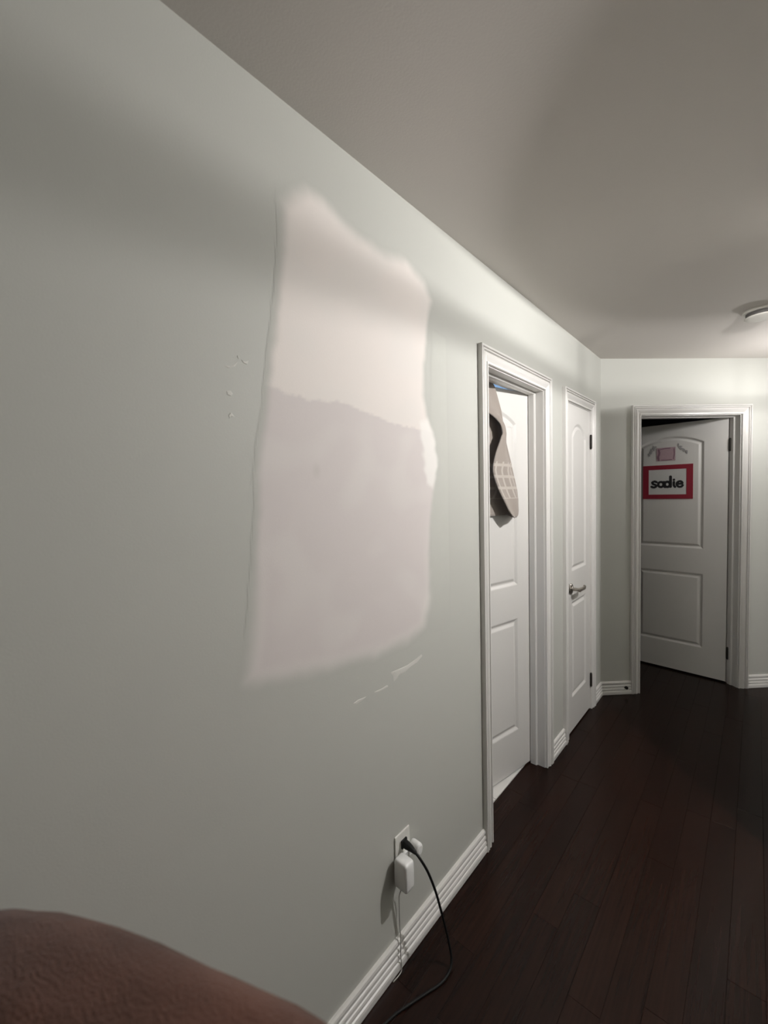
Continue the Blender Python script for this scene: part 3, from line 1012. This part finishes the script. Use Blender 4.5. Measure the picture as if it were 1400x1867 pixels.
# local: x along the back, +y towards the hall (rear face), seat to -y
def cushion(name, cx, cy, cz, hx, hy, hz, e=3.0, dimp=0.006, sq=0.0):
    bm = bmesh.new()
    rounded_block(bm, 0, 0, 0, hz, hx, hy, e, 160, 90)          # poles on the front and rear faces
    for v in bm.verts:
        v.co = Vector((cx + v.co.y, cy + v.co.z, cz + v.co.x))
    for v in bm.verts:
        nn = noise.noise(v.co * 7.0) * dimp + noise.noise(v.co * 30.0) * dimp * 0.45 + noise.noise(v.co * 90.0) * dimp * 0.3
        d = (v.co - Vector((cx, cy, cz))).normalized()
        v.co += d * nn
        if sq:
            v.co.z -= sq * ((v.co.x - cx) / hx) ** 2
    return obj(name, bm, M_PLUSH, chair, smooth=True)
back = cushion('backrest', 0.0, 0.10, 0.728, 0.383, 0.10, 0.422, 3.2, 0.005, 0.033)
cushion('seat_cushion', 0.0, -0.26, 0.40, 0.23, 0.25, 0.09, 4.0)
cushion('armrest', -0.275, -0.22, 0.40, 0.08, 0.34, 0.22, 3.5)
cushion('armrest', 0.275, -0.22, 0.40, 0.08, 0.34, 0.22, 3.5)
bm = bmesh.new(); box(bm, -0.33, 0.33, -0.54, 0.18, 0.10, 0.32)
obj('seat_base', bm, M_PLUSH, chair, bevel=0.03)
for sx in (-0.28, 0.28):
    for sy in (-0.48, 0.14):
        bm = bmesh.new()
        tube(bm, [(sx, sy, 0.0), (sx, sy, 0.11)], [0.018, 0.026], 12)
        obj('leg', bm, M_SUB, chair)
# ------------------------------------------------------------------ ceiling lamps (both just outside the frame on the right)
def hoop_lamp(x, y, zb, ring_lo, ring_hi, strength, label, R=0.17, pan=0.19, zpan=0.09, bulbs=((0, 0.028, 1.0),), hoop_m=None):
    t = tag(empty('ceiling_light', (x, y, H)), label, 'ceiling light')
    dz = zb - H
    bm = bmesh.new()
    lathe(bm, [(0.065, 0.0), (0.065, -0.012), (0.02, -0.022)], 32)
    obj('canopy', bm, M_BRONZE, t)
    bm = bmesh.new()
    lathe(bm, [(0.008, -0.015), (0.008, dz + 0.062)], 12)
    obj('stem', bm, M_BRONZE, t)
    bm = bmesh.new()
    lathe(bm, [(0.018, dz + 0.034), (0.020, dz + 0.045), (0.016, dz + 0.070)], 20)
    obj('lamp_holder', bm, M_BRONZE, t)
    bm = bmesh.new()
    if pan: lathe(bm, [(pan - 0.002, dz + zpan - 0.004), (pan, dz + zpan - 0.003), (0.02, dz + zpan + 0.03), (0.02, dz + zpan + 0.027)], 48, closed=True)
    if pan: obj('shade_pan', bm, M_SHADE_PAN, t)  # unseen pan, added to hold direct lamp light off the ceiling
    bm = bmesh.new()
    a, b = dz + ring_lo * R, dz + ring_hi * R
    lathe(bm, [(R - 0.001, a), (R + 0.001, a), (R + 0.001, b), (R - 0.001, b)], 64, closed=True)
    obj('hoop', bm, hoop_m or M_BRONZE, t)  # unseen hoop, shaped to cast the dark band along the left wall
    for k in range(3):
        an = 2 * pi * k / 3 + 0.4
        bm = bmesh.new()
        tube(bm, [(R * cos(an), R * sin(an), (a + b) / 2), (R * cos(an), R * sin(an), dz + zpan + 0.002)], 0.0015, 6)
        obj('hanger_rod', bm, M_BRONZE, t)
    for bz, br, share in bulbs:
        bm = bmesh.new()
        rounded_block(bm, 0, 0, dz + bz, br, br, br * 1.2, 2.0, 20, 12)
        obj('bulb', bm, emit_mat('bulb_glow', LAMP_COLOUR, strength * share * (0.028 / br) ** 2), t, smooth=True)
    return t
hoop_lamp(1.14, 3.70, 2.10, -0.004, 0.05, NEAR_STRENGTH, 'hoop ceiling light just right of the frame near the bedroom door', pan=0, zpan=0.20)
hoop_lamp(1.25, 1.90, 2.23, -0.097, -0.045, REAR_STRENGTH, 'hoop ceiling light over the landing right of the frame', pan=0.34, zpan=0.058,
          bulbs=((0, 0.0105, 1.0),), hoop_m=M_FROST)
# bathroom lamp
bl = tag(empty('bathroom_light', (-1.1, 1.55, H - 0.03)), 'small round flush ceiling light inside the bathroom', 'ceiling light')
bm = bmesh.new(); lathe(bm, [(0.12, 0.0), (0.12, -0.02), (0.11, -0.025)], 32)
obj('base', bm, M_WHITEP, bl)
bm = bmesh.new(); lathe(bm, [(0.105, -0.024), (0.10, -0.05), (0.06, -0.07), (0.01, -0.076)], 32)
obj('diffuser', bm, emit_mat('cool_diffuser', (0.62, 0.80, 1.0), BATH_STRENGTH), bl, smooth=True)
